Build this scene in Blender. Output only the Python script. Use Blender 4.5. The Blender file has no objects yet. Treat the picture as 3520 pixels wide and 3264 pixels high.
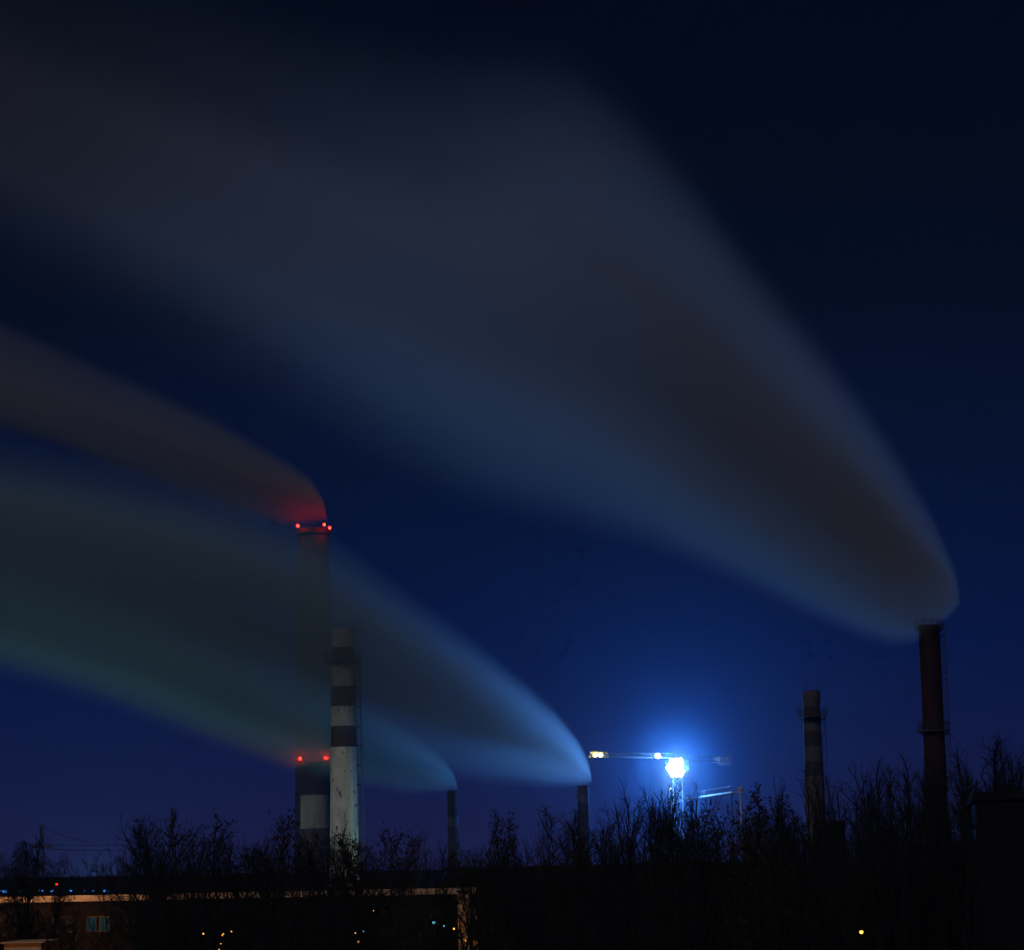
import bpy, bmesh, math, random
import numpy as np
from mathutils import Vector, Matrix

# ------------------------------------------------------------------ camera
sc = bpy.context.scene
col = sc.collection
F, CX, CY = 8500.0, 1760.0, 1632.0            # focal length and centre in photograph pixels
CAMZ = 15.0
TILT, ROLL = math.atan(1368.0 / F), -0.020
cam_d = bpy.data.cameras.new('camera')
cam = bpy.data.objects.new('camera', cam_d)
col.objects.link(cam)
cam_d.sensor_width = 36.0
cam_d.lens = 36.0 * F / 3520.0
cam_d.clip_start = 0.5
cam_d.clip_end = 8000
CR = Matrix.Rotation(math.pi / 2 + TILT, 3, 'X') @ Matrix.Rotation(ROLL, 3, 'Z')
cam.matrix_world = Matrix.Translation((0, 0, CAMZ)) @ CR.to_4x4()
sc.camera = cam


def P(px, py, depth):
    """world point seen at a photograph pixel, at a distance 'depth' along +Y"""
    d = CR @ Vector((px - CX, CY - py, -F))
    return Vector((0, 0, CAMZ)) + d * (depth / d.y)


# ------------------------------------------------------------------ sky, added fill sun, exposure
world = bpy.data.worlds.new('World')
sc.world = world
world.use_nodes = True
wt = world.node_tree
wn, wl = wt.nodes, wt.links
wn.clear()
w_out = wn.new('ShaderNodeOutputWorld')
w_bg = wn.new('ShaderNodeBackground')
w_tc = wn.new('ShaderNodeTexCoord')
w_sep = wn.new('ShaderNodeSeparateXYZ')
w_map = wn.new('ShaderNodeMapRange')
w_ramp = wn.new('ShaderNodeValToRGB')
wl.new(w_tc.outputs['Generated'], w_sep.inputs[0])
w_map.inputs['From Min'].default_value = 0.0
w_map.inputs['From Max'].default_value = 0.5
wl.new(w_sep.outputs['Z'], w_map.inputs['Value'])
wl.new(w_map.outputs[0], w_ramp.inputs[0])
cr = w_ramp.color_ramp
SKY = [(0.0, (.0115, .0095, .052)), (0.07, (.0058, .0078, .056)), (0.17, (.0008, .0052, .054)), (0.30, (.0003, .0026, .026)),
       (0.45, (.0001, .0009, .0070)), (0.65, (.0001, .0006, .0036)), (1.0, (.0001, .0004, .0020))]
while len(cr.elements) < len(SKY):
    cr.elements.new(0.5)
for e, (p, c) in zip(cr.elements, SKY):
    e.position = p
    e.color = (*c, 1)
wl.new(w_ramp.outputs[0], w_bg.inputs['Color'])
w_bg.inputs['Strength'].default_value = 1.0
wl.new(w_bg.outputs[0], w_out.inputs['Surface'])

sun_d = bpy.data.lights.new('plume_fill_sun', 'SUN')  # added directional fill that brightens the smoke plumes, no moon in view
sun = bpy.data.objects.new('plume_fill_sun', sun_d)
col.objects.link(sun)
sun_d.energy = 0.55
sun_d.color = (1.0, .93, .84)
sun_d.angle = math.radians(0.6)
sun.rotation_euler = (math.radians(48), 0, math.radians(-28))

sun_d.color = (1.0, .89, .72)
sc.view_settings.view_transform = 'Standard'
sc.view_settings.look = 'None'
sc.view_settings.exposure = 0.0
sc.view_settings.gamma = 1.0
sc.view_settings.use_curve_mapping = False
cy = sc.cycles
cy.use_denoising = True
cy.volume_bounces = 0
cy.max_bounces = 4
cy.volume_step_rate = 1.0
cy.volume_max_steps = 256
cy.use_light_tree = True
cy.use_adaptive_sampling = True
cy.adaptive_threshold = 0.02
cy.adaptive_min_samples = 8
cy.time_limit = 900
cy.sample_clamp_direct = 30.0
cy.sample_clamp_indirect = 2.0

HAZE = 1.5e-4


def point_light(name, loc, watt, colour, radius=0.3, kind='POINT'):
    d = bpy.data.lights.new(name, kind)
    o = bpy.data.objects.new(name, d)
    col.objects.link(o)
    o.location = loc
    d.energy = watt
    d.color = colour
    d.shadow_soft_size = radius
    return o


# ------------------------------------------------------------------ helpers
def tag(o, label=None, cat=None, group=None, kind=None):
    if label: o['label'] = label
    if cat: o['category'] = cat
    if group: o['group'] = group
    if kind: o['kind'] = kind
    return o


def empty(name, loc, label, cat, group=None, rz=0.0):
    o = bpy.data.objects.new(name, None)
    col.objects.link(o)
    o.location = loc
    o.rotation_euler = (0, 0, rz)
    return tag(o, label, cat, group)


class MB:
    def __init__(self):
        self.v, self.f = [], []

    def poly(self, verts, faces):
        n = len(self.v)
        self.v += [tuple(p) for p in verts]
        self.f += [tuple(i + n for i in f) for f in faces]

    def box(self, a, b):
        (x0, y0, z0), (x1, y1, z1) = a, b
        self.poly([(x0, y0, z0), (x1, y0, z0), (x1, y1, z0), (x0, y1, z0), (x0, y0, z1), (x1, y0, z1), (x1, y1, z1), (x0, y1, z1)],
                  [(0, 3, 2, 1), (4, 5, 6, 7), (0, 1, 5, 4), (1, 2, 6, 5), (2, 3, 7, 6), (3, 0, 4, 7)])

    def bar(self, a, b, r, r2=None, n=4, caps=True):
        a, b = Vector(a), Vector(b)
        d = b - a
        if d.length < 1e-6: return
        d.normalize()
        u = d.orthogonal().normalized()
        w = d.cross(u)
        r2 = r if r2 is None else r2
        vs = []
        for p, rr in ((a, r), (b, r2)):
            for k in range(n):
                t = 2 * math.pi * (k + .5) / n
                vs.append(p + (u * math.cos(t) + w * math.sin(t)) * rr)
        fs = [(k, (k + 1) % n, n + (k + 1) % n, n + k) for k in range(n)]
        if caps: fs += [tuple(range(n))[::-1], tuple(range(n, 2 * n))]
        self.poly(vs, fs)

    def rings(self, prof, n=40, cx=0, cy=0, closed=False):
        """lathe: prof is a list of (radius, z)"""
        vs = []
        for r, z in prof:
            for k in range(n):
                t = 2 * math.pi * k / n
                vs.append((cx + r * math.cos(t), cy + r * math.sin(t), z))
        fs = []
        m = len(prof)
        for i in range(m if closed else m - 1):
            j = (i + 1) % m
            for k in range(n):
                k2 = (k + 1) % n
                fs.append((i * n + k, i * n + k2, j * n + k2, j * n + k))
        self.poly(vs, fs)

    def build(self, name, mat, parent=None, smooth=False, loc=None, fix=False):
        me = bpy.data.meshes.new(name)
        me.from_pydata([tuple(p) for p in self.v], [], self.f)
        me.materials.append(mat)
        if smooth:
            me.polygons.foreach_set('use_smooth', [True] * len(me.polygons))
        if fix:
            bm = bmesh.new(); bm.from_mesh(me); bmesh.ops.remove_doubles(bm, verts=bm.verts, dist=1e-4); bmesh.ops.recalc_face_normals(bm, faces=bm.faces); bm.to_mesh(me); bm.free()
        me.update()
        o = bpy.data.objects.new(name, me)
        col.objects.link(o)
        if parent: o.parent = parent
        if loc: o.location = loc
        return o


def mat_new(name):
    m = bpy.data.materials.new(name)
    m.use_nodes = True
    return m, m.node_tree.nodes, m.node_tree.links, m.node_tree.nodes['Principled BSDF']


def m_noise(name, c1, c2, scale=1.0, rough=.85, metal=0.0, bump=0.0, detail=6, stretch=(1, 1, 1), spots=None):
    m, n, l, b = mat_new(name)
    tc = n.new('ShaderNodeTexCoord'); mp = n.new('ShaderNodeMapping'); nz = n.new('ShaderNodeTexNoise'); rp = n.new('ShaderNodeValToRGB')
    mp.inputs['Scale'].default_value = stretch
    nz.inputs['Scale'].default_value = scale
    nz.inputs['Detail'].default_value = detail
    l.new(tc.outputs['Object'], mp.inputs[0]); l.new(mp.outputs[0], nz.inputs['Vector']); l.new(nz.outputs['Fac'], rp.inputs[0])
    rp.color_ramp.elements[0].position = .3; rp.color_ramp.elements[1].position = .7
    rp.color_ramp.elements[0].color = (*c1, 1); rp.color_ramp.elements[1].color = (*c2, 1)
    out = rp.outputs[0]
    if spots:
        vz = n.new('ShaderNodeTexNoise'); vz.inputs['Scale'].default_value = spots[1]; vz.inputs['Detail'].default_value = 2
        l.new(mp.outputs[0], vz.inputs['Vector'])
        sr = n.new('ShaderNodeMapRange'); sr.inputs['From Min'].default_value = .64; sr.inputs['From Max'].default_value = .70
        l.new(vz.outputs['Fac'], sr.inputs['Value'])
        mx = n.new('ShaderNodeMixRGB'); mx.inputs[2].default_value = (*spots[0], 1)
        l.new(sr.outputs[0], mx.inputs[0]); l.new(out, mx.inputs[1])
        out = mx.outputs[0]
    l.new(out, b.inputs['Base Color'])
    b.inputs['Roughness'].default_value = rough
    b.inputs['Metallic'].default_value = metal
    b.inputs['Specular IOR Level'].default_value = .08 if rough > .7 else .5
    if bump:
        bp = n.new('ShaderNodeBump'); bp.inputs['Strength'].default_value = bump; bp.inputs['Distance'].default_value = .05
        l.new(nz.outputs['Fac'], bp.inputs['Height']); l.new(bp.outputs[0], b.inputs['Normal'])
    return m


def m_brick(name, c1, c2, mortar):
    m, n, l, b = mat_new(name)
    tc = n.new('ShaderNodeTexCoord'); sp = n.new('ShaderNodeSeparateXYZ'); at = n.new('ShaderNodeMath'); at.operation = 'ARCTAN2'
    l.new(tc.outputs['Object'], sp.inputs[0]); l.new(sp.outputs['Y'], at.inputs[0]); l.new(sp.outputs['X'], at.inputs[1])
    cb = n.new('ShaderNodeCombineXYZ')
    ml = n.new('ShaderNodeMath'); ml.operation = 'MULTIPLY'; ml.inputs[1].default_value = 1.6
    l.new(at.outputs[0], ml.inputs[0]); l.new(ml.outputs[0], cb.inputs['X']); l.new(sp.outputs['Z'], cb.inputs['Y'])
    br = n.new('ShaderNodeTexBrick')
    br.inputs['Scale'].default_value = 1.0
    br.inputs['Brick Width'].default_value = .5; br.inputs['Row Height'].default_value = .18; br.inputs['Mortar Size'].default_value = .018
    br.inputs['Color1'].default_value = (*c1, 1); br.inputs['Color2'].default_value = (*c2, 1); br.inputs['Mortar'].default_value = (*mortar, 1)
    l.new(cb.outputs[0], br.inputs['Vector'])
    nz = n.new('ShaderNodeTexNoise'); nz.inputs['Scale'].default_value = 1.3; nz.inputs['Detail'].default_value = 6
    l.new(tc.outputs['Object'], nz.inputs['Vector'])
    mr = n.new('ShaderNodeMapRange'); mr.inputs['To Min'].default_value = .45; mr.inputs['To Max'].default_value = 1.4
    l.new(nz.outputs['Fac'], mr.inputs['Value'])
    mx = n.new('ShaderNodeMixRGB'); mx.blend_type = 'MULTIPLY'; mx.inputs[0].default_value = 1
    l.new(br.outputs['Color'], mx.inputs[1]); l.new(mr.outputs[0], mx.inputs[2]); l.new(mx.outputs[0], b.inputs['Base Color'])
    b.inputs['Roughness'].default_value = .9
    b.inputs['Specular IOR Level'].default_value = .1
    return m


def m_emit(name, colour, strength):
    m = bpy.data.materials.new(name)
    m.use_nodes = True
    n, l = m.node_tree.nodes, m.node_tree.links
    n.clear()
    o = n.new('ShaderNodeOutputMaterial'); e = n.new('ShaderNodeEmission')
    e.inputs['Color'].default_value = (*colour, 1); e.inputs['Strength'].default_value = strength
    l.new(e.outputs[0], o.inputs['Surface'])
    return m


M = {
    'white_concrete': m_noise('white_concrete', (.34, .36, .34), (.58, .60, .57), .45, bump=.3, stretch=(1, 1, .6), spots=((.07, .07, .06), 1.1)),
    'dark_paint': m_noise('dark_paint', (.045, .03, .03), (.075, .05, .048), .5, bump=.2, stretch=(1, 1, .5)),
    'grey_concrete': m_noise('grey_concrete', (.16, .18, .16), (.30, .32, .28), .25, stretch=(1, 1, .4)),
    'far_shaft': m_noise('far_shaft', (.015, .016, .02), (.03, .03, .035), .2),
    'far_red': m_noise('far_red', (.03, .014, .014), (.05, .025, .025), .2),
    'brick_light': m_brick('brick_light', (.055, .050, .062), (.09, .08, .092), (.08, .08, .09)),
    'brick_dark': m_brick('brick_dark', (.028, .022, .024), (.045, .032, .03), (.03, .03, .03)),
    'rust': m_noise('rust', (.016, .008, .008), (.034, .016, .014), .8, rough=.8, metal=.0, stretch=(1, 1, .35)),
    'steel_dark': m_noise('steel_dark', (.03, .03, .032), (.055, .05, .05), 2.0, rough=.6),
    'crane_yellow_lit': m_noise('crane_yellow_lit', (.5, .42, .06), (.65, .55, .1), 1.5, rough=.5),  # lit copy of the crane paint: lamplight on the tip put into the colour
    'crane_yellow_unlit': m_noise('crane_yellow_unlit', (.03, .026, .01), (.06, .05, .02), 1.5, rough=.5),  # same yellow darkened so the rest of the crane looks unlit
    'crane_steel': m_noise('crane_steel', (.10, .11, .12), (.20, .21, .22), 1.5, rough=.5),
    'cast_concrete': m_noise('cast_concrete', (.30, .31, .31), (.48, .49, .48), 1.2),
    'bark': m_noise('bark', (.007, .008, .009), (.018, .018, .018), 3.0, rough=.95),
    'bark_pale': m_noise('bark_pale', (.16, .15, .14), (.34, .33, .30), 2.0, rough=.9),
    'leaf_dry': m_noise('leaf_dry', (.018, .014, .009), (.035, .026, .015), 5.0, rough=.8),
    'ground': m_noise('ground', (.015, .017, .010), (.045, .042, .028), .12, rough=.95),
    'asphalt': m_noise('asphalt', (.035, .035, .035), (.06, .06, .06), .8, rough=.9),
    'roof_felt': m_noise('roof_felt', (.006, .006, .008), (.014, .014, .016), .7, rough=.9),
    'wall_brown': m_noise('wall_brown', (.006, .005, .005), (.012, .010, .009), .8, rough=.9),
    'wall_dark': m_noise('wall_dark', (.004, .005, .007), (.010, .011, .013), .6, rough=.9),
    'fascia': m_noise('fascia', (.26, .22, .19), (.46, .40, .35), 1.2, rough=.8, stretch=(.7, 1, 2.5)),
    'plaster': m_noise('plaster', (.28, .20, .14), (.50, .38, .27), 1.4, rough=.85, stretch=(1, 1, .5)),
    'frame': m_noise('frame', (.015, .015, .015), (.03, .03, .03), 2.0, rough=.7),
    'glass_dark': m_noise('glass_dark', (.01, .012, .016), (.02, .024, .03), 1.0, rough=.12),
    'pole_paint': m_noise('pole_paint', (.006, .006, .007), (.012, .012, .012), 2.0),
    'insulator': m_noise('insulator', (.10, .10, .11), (.2, .2, .2), 3.0, rough=.3),
    'red_lamp': m_emit('red_lamp', (1.0, .005, .002), 120),
    'red_lamp_small': m_emit('red_lamp_small', (1.0, .02, .01), 22),
    'flood_head': m_emit('flood_head', (.80, .92, 1.0), 60),
    'jib_lamp': m_emit('jib_lamp', (1.0, .97, .75), 30),
    'warm_lamp': m_emit('warm_lamp', (1.0, .42, .07), 2.6),
    'cool_lamp': m_emit('cool_lamp', (.03, .30, 1.0), 2.2),
    'cyan_lamp': m_emit('cyan_lamp', (.12, .6, .9), 1.6),
    'window_teal': m_emit('window_teal', (.002, .020, .028), 1.0),
    'window_warm': m_emit('window_warm', (.30, .09, .02), 1.0),
}


# ------------------------------------------------------------------ ground and roads
g = MB()
g.poly([(-2500, -200, 0), (2500, -200, 0), (2500, 4500, 0), (-2500, 4500, 0)], [(0, 1, 2, 3)])
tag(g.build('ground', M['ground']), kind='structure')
g = MB()
g.poly([(-900, 262, .004), (900, 262, .004), (900, 271, .004), (-900, 271, .004)], [(0, 1, 2, 3)])
tag(g.build('road', M['asphalt']), kind='structure')


# ------------------------------------------------------------------ chimneys
def shaft(root, secs, r_of, names=None, n=48, thick=.25):
    """secs: [(z0, z1, material key, part name)] from bottom to top"""
    for i, (z0, z1, mk, nm) in enumerate(secs):
        b = MB()
        b.rings([(r_of(z0), z0), (r_of((z0 + z1) / 2), (z0 + z1) / 2), (r_of(z1), z1)], n)
        o = b.build(nm, M[mk], root, smooth=True)
    zt = secs[-1][1]
    b = MB()
    rt = r_of(zt)
    b.rings([(rt + .06, zt - .5), (rt + .06, zt), (rt - thick, zt), (rt - thick, zt - 3.0)], n)
    b.build('rim', M[secs[-1][2]], root)


def platform(root, z, r0, r1, rail=1.1, n=24, mat='steel_dark', th=.16):
    b = MB()
    b.rings([(r0 + .02, z), (r1, z), (r1, z - th), (r0 + .02, z - th)], 32, closed=True)
    for k in range(8):
        t = 2 * math.pi * (k + .3) / 8
        c, s = math.cos(t), math.sin(t)
        b.bar((r0 * c, r0 * s, z - (r1 - r0) * .9), (r1 * .97 * c, r1 * .97 * s, z - th), .05)
    pf = b.build('platform', M[mat], root)
    b = MB()
    for k in range(n):
        t = 2 * math.pi * k / n
        c, s = math.cos(t) * (r1 - .03), math.sin(t) * (r1 - .03)
        b.bar((c, s, z), (c, s, z + rail), .035)
        t2 = 2 * math.pi * (k + 1) / n
        c2, s2 = math.cos(t2) * (r1 - .03), math.sin(t2) * (r1 - .03)
        for h in (rail, rail * .66, rail * .33):
            b.bar((c, s, z + h), (c2, s2, z + h), .03, caps=False)
    b.build('railing', M[mat], pf)


def ladder(root, r_of, z0, z1, ang, step_hoop, out=.9, half=.28, hoop_w=None, rung=.33, mat='steel_dark', t=.035):
    """caged ladder climbing the shaft; hoops are sub-parts"""
    ca, sa = math.cos(ang), math.sin(ang)

    def W(r, s, z):  # radial, tangential
        return (r * ca - s * sa, r * sa + s * ca, z)
    b = MB()
    zs = np.arange(z0, z1, 3.0).tolist() + [z1]
    for za, zb in zip(zs[:-1], zs[1:]):
        for s in (-half, half):
            b.bar(W(r_of(za) + .2, s, za), W(r_of(zb) + .2, s, zb), t, caps=False)
        for (rr, ss) in ((out, 0), (out * .8, half * 1.1), (out * .8, -half * 1.1)):
            b.bar(W(r_of(za) + rr, ss, za), W(r_of(zb) + rr, ss, zb), t, caps=False)
    z = z0
    while z < z1:
        b.bar(W(r_of(z) + .2, -half, z), W(r_of(z) + .2, half, z), t * .6, caps=False)
        z += rung
    ld = b.build('ladder', M[mat], root)
    z = z0 + .4
    while z < z1:
        h = MB()
        r = r_of(z)
        pts = [W(r, -half, z), W(r + out * .8, -half * 1.1, z), W(r + out, 0, z), W(r + out * .8, half * 1.1, z), W(r, half, z)]
        for p, q in zip(pts[:-1], pts[1:]):
            h.bar(p, q, t * 1.7)
        h.build('hoop', M[mat], ld)
        z += step_hoop


def lamp_ball(root, p, r, mat, name='warning_light', cage=True):
    b = MB()
    prof = [(r * math.sin(math.pi * i / 5) + .001, p[2] - r * math.cos(math.pi * i / 5)) for i in range(6)]
    b.rings(prof, 8, p[0], p[1])
    o = b.build(name, M[mat], root, smooth=True)
    b = MB()
    b.bar((p[0], p[1], p[2] - r - .6), (p[0], p[1], p[2] - r * .9), .12, n=6)
    b.build('bracket', M['steel_dark'], o)
    return o


# --- white banded chimney ---
D = 480.0
base = P(1186, 3000, D); base.z = 0
zof = lambda py: P(1175, py, D).z
ztop = zof(2163)
r0, r1 = 3.25, 2.18
rw = lambda z: r0 + (r1 - r0) * (z / ztop) ** .9
wc = empty('chimney', base, 'pale concrete chimney with three dark bands and a ring platform, left of the small stacks', 'chimney', 'tall industrial chimneys')
cuts = [0, zof(2567), zof(2495), zof(2428), zof(2358), zof(2287), zof(2225), ztop]
mk = ['white_concrete', 'dark_paint'] * 4
shaft(wc, [(cuts[i], cuts[i + 1], mk[i], 'painted_band' if i % 2 else 'shaft') for i in range(7)], rw, n=64)
# lean of the axis towards the top as in the photograph
platform(wc, zof(2268), rw(zof(2268)), rw(zof(2268)) + 1.35, rail=1.45)
ladder(wc, rw, 6, zof(2272), -.25, 3.72, out=1.15, half=.35, t=.065)

# --- very tall chimney behind the smoke, with red warning lights ---
D = 1190.0
base = P(1085, 3000, D); base.z = 0
ztop = P(1075, 1818, D).z
rt = lambda z: 10.5 - 3.1 * (z / ztop)
tc_ = empty('chimney', base, 'tallest chimney, dark and mostly lost in smoke, three red lights round its top', 'chimney', 'tall industrial chimneys')
h = ztop
shaft(tc_, [(0, h - 72, 'far_shaft', 'shaft'), (h - 72, h - 48, 'far_red', 'painted_band'), (h - 48, h - 24, 'far_shaft', 'shaft'), (h - 24, h, 'far_red', 'painted_band')], rt, n=48, thick=.8)
platform(tc_, h - 2.2, rt(h), rt(h) + 1.6, rail=1.4, th=.25)
bx = base
for (px, py) in ((1026, 1815), (1118, 1813), (1135, 1822)):
    q = P(px, py, D - 5) - base
    q.z = P(px, py, D).z
    if px == 1118: q.y = -rt(h) + .0
    lamp_ball(tc_, (q.x, q.y - 3.4, q.z), .62, 'red_lamp')

# --- second red-lit chimney, two-tone, behind the white one ---
D = 1000.0
base = P(1086, 3000, D); base.z = 0
z2 = lambda py: P(1080, py, D).z
ztop = z2(2618)
r2 = lambda z: 6.35 - .55 * (z / ztop)
sc2 = empty('chimney', base, 'squat two-tone chimney with a dark top and two red lights, behind the pale banded chimney', 'chimney', 'tall industrial chimneys')
shaft(sc2, [(0, z2(2846), 'dark_paint', 'painted_band'), (z2(2846), z2(2732), 'grey_concrete', 'shaft'), (z2(2732), ztop, 'far_red', 'painted_band')], r2, thick=.6)
platform(sc2, ztop - 1.2, r2(ztop), r2(ztop) + 1.5, rail=1.4, th=.5)
for (px, py) in ((1034, 2607), (1122, 2605)):
    q = P(px, py, D) - base
    q.z = P(px, py, D).z
    lamp_ball(sc2, (q.x, q.y - 3.0, q.z), .55, 'red_lamp')

# --- two small smoking stacks ---
for (px, pt, rr, D, lab, bands) in ((1556, 2717, 1.05, 492, 'small short stack smoking at its top, the one nearer the pale banded chimney', (2717, 2772, 2806, 2836)),
                                    (2007, 2698, 1.06, 480, 'small short stack smoking bluish at its top, left of the crane', (2698, 2731, 2758, 2800))):
    base = P(px + 4, 3000, D); base.z = 0
    zz = lambda py: P(px, py, D).z
    rs = (lambda rr_: (lambda z: rr_ * (1.14 - .14 * z / 33)))(rr)
    ss = empty('stack', base, lab, 'smokestack', 'small smoking stacks')
    shaft(ss, [(0, zz(bands[3]), 'brick_dark', 'shaft'), (zz(bands[3]), zz(bands[2]), 'brick_light', 'painted_band'), (zz(bands[2]), zz(bands[1]), 'brick_dark', 'painted_band'), (zz(bands[1]), zz(bands[0]), 'dark_paint', 'painted_band')] if px < 1800 else
          [(0, zz(bands[2]), 'brick_dark', 'shaft'), (zz(bands[2]), zz(bands[1]), 'brick_light', 'painted_band'), (zz(bands[1]), zz(bands[0]), 'dark_paint', 'painted_band')], rs, n=32, thick=.15)
    for k in range(3):
        b = MB()
        t = 2 * math.pi * k / 3 + .4
        c, s = math.cos(t) * rs(zz(bands[0])), math.sin(t) * rs(zz(bands[0]))
        b.bar((c, s, zz(bands[0]) - 1), (c * 1.05, s * 1.05, zz(bands[0]) + .9), .03)
        b.build('lightning_rod', M['steel_dark'], ss)

# --- brick banded chimney on the right ---
D = 408.0
base = P(2812, 3000, D); base.z = 0
zb = lambda py: P(2793, py, D).z
ztop = zb(2373)
rb = lambda z: 1.95 - .60 * (z / ztop)
bc = empty('chimney', base, 'brick chimney with dark bands, a railed ring platform and lightning rods, right of the crane', 'chimney', 'tall industrial chimneys')
cuts = [0, zb(2667), zb(2615), zb(2563), zb(2513), zb(2475), zb(2428), ztop]
mk = ['brick_light', 'brick_dark'] * 4
shaft(bc, [(cuts[i], cuts[i + 1], mk[i], 'painted_band' if i % 2 else 'shaft') for i in range(7)], rb, n=40, thick=.3)
b = MB(); zc = zb(2400)
b.rings([(rb(zc), zc - 1.0), (rb(zc) + .14, zc - .3), (rb(zc) + .14, zc + .7), (rb(zc) + .02, zc + .9)], 40)
b.build('cornice', M['brick_light'], bc)
platform(bc, zb(2460), rb(zb(2460)), rb(zb(2460)) + 1.05, rail=1.2, n=16)
ladder(bc, rb, 8, zb(2466), -.15, 2.35, out=.75, half=.25, t=.03)
for k, (a, hh) in enumerate(((2.6, 1.6), (3.9, 1.3), (.2, 1.9), (5.2, 1.2))):
    b = MB(); c, s = math.cos(a) * rb(ztop), math.sin(a) * rb(ztop)
    b.bar((c, s, ztop - 1.2), (c, s, ztop + hh), .03)
    b.build('lightning_rod', M['steel_dark'], bc)

# --- rusty steel chimney far right, with guy wires ---
D = 283.0
base = P(3232, 3000, D); base.z = 0
zr = lambda py: P(3197, py, D).z
ztop = zr(2150)
rr_ = lambda z: 1.28 - .07 * (z / ztop)
rc = empty('chimney', base, 'slim rusty steel chimney at the far right, giving off the largest plume', 'chimney', 'tall industrial chimneys')
jts = [0, zr(2840), zr(2670), zr(2480), zr(2304), zr(2200), ztop]
shaft(rc, [(jts[i], jts[i + 1], 'rust', 'shaft') for i in range(6)], rr_, n=40, thick=.08)
for z in jts[1:-1]:
    b = MB(); b.rings([(rr_(z), z - .12), (rr_(z) + .07, z - .12), (rr_(z) + .07, z + .05), (rr_(z), z + .05)], 40); b.build('flange', M['rust'], rc)
for zp, w in ((zr(2160), .42), (zr(2509), .62)):
    platform(rc, zp, rr_(zp), rr_(zp) + w, rail=1.0, n=12, th=.12)
ladder(rc, rr_, 8, zr(2140), -.1, 1.25, out=.62, half=.2, t=.022, rung=.4)
b = MB(); b.bar((.5, 0, ztop - 1), (.55, 0, ztop + 1.0), .03); b.build('lightning_rod', M['steel_dark'], rc)
zp = zr(2509)
for ang, dist in ((math.pi + .35, 26), (-.5, 26), (math.pi / 2, 26)):
    b = MB(); b.bar((math.cos(ang) * (rr_(zp) + .45), math.sin(ang) * (rr_(zp) + .45), zp), (math.cos(ang) * dist, math.sin(ang) * dist, .3), .025, n=3)
    b.build('guy_wire', M['steel_dark'], rc)


# ------------------------------------------------------------------ tower crane
D = 505.0
mast = P(2338, 3000, D); mast.z = 0
zj = P(2335, 2606, D).z                         # lower chord of the jib
cr_ = empty('tower_crane', mast, 'tower crane carrying the blinding blue-white floodlight, its jib pointing left', 'crane')


def lattice(b, A, B, w, bay, r, rd, up=Vector((0, 0, 1)), tri=False):
    """square (or triangular) lattice girder between A and B"""
    A, B = Vector(A), Vector(B)
    d = (B - A); L = d.length; d.normalize()
    s = d.cross(up)
    if s.length < .1: s = Vector((1, 0, 0)); up2 = Vector((0, 1, 0))
    else: s.normalize(); up2 = s.cross(d)
    cs = [(-1, 0), (1, 0), (0, 1.7)] if tri else [(-1, -1), (1, -1), (1, 1), (-1, 1)]
    n = max(1, int(round(L / bay)))
    off = [(s * c[0] + up2 * c[1]) * (w / 2) for c in cs]
    for o in off: b.bar(A + o, B + o, r)
    for i in range(n):
        p, q = A + d * (L * i / n), A + d * (L * (i + 1) / n)
        for k in range(len(off)):
            o, o2 = off[k], off[(k + 1) % len(off)]
            b.bar(p + o, p + o2, rd, caps=False)
            if i % 2: o, o2 = o2, o
            b.bar(p + o, q + o2, rd, caps=False)


zl = P(2332, 2642, D).z
b = MB(); lattice(b, (0, 0, 0), (0, 0, zj - .6), 1.9, 2.0, .11, .055)
b.build('mast', M['crane_steel'], cr_)
b = MB(); b.rings([(1.25, zj - .6), (1.25, zj), (.2, zj)], 16); b.rings([(1.25, zj - .6), (.1, zj - .6)], 16)
b.build('slewing_ring', M['crane_steel'], cr_)
jt = P(2029, 2606, 492) - mast; jt.z = 0
jdir = jt.normalized()
JL = jt.length
jdir = Vector((jdir.x, jdir.y, 0))
Z = Vector((0, 0, 1))
j0, j1 = Z * (zj + .12), jdir * JL + Z * (zj + .12)
b = MB(); lattice(b, j0 + jdir * .9, j1 - jdir * 4.2, 1.1, 1.25, .06, .035, tri=True)
b.build('jib', M['crane_yellow_unlit'], cr_)
b = MB(); lattice(b, j1 - jdir * 4.15, j1, 1.1, 1.1, .08, .05, tri=True)
b.build('jib_tip', M['crane_yellow_lit'], cr_)
b = MB(); lattice(b, j0 - jdir * .9, j0 - jdir * 13.6, 1.1, 1.4, .08, .04)
b.build('counter_jib', M['crane_yellow_unlit'], cr_)
for k in range(5):
    c0 = j0 - jdir * (10.6 + k * .62)
    sd = jdir.cross(Z)
    b = MB()
    hh = 1.75 if k > 1 else 1.25
    pts = []
    for dz in (-hh + .45, .45):
        for (u, v) in ((0, -1.15), (.5, -1.15), (.5, 1.15), (0, 1.15)):
            pts.append(c0 - jdir * u + sd * v + Z * dz)
    b.poly(pts, [(0, 3, 2, 1), (4, 5, 6, 7), (0, 1, 5, 4), (1, 2, 6, 5), (2, 3, 7, 6), (3, 0, 4, 7)])
    b.build('counterweight', M['cast_concrete'], cr_)
b = MB(); cb_ = Vector((.2, -1.5, zj - 1.6))
b.box(cb_ + Vector((1.0, -.7, -.9)), cb_ + Vector((2.1, .7, 1.0))); b.build('cab', M['crane_yellow_unlit'], cr_)
b = MB(); b.box(cb_ + Vector((1.1, -.73, -.1)), cb_ + Vector((2.0, -.703, .8))); b.build('cab_window', M['glass_dark'], cr_)
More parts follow.
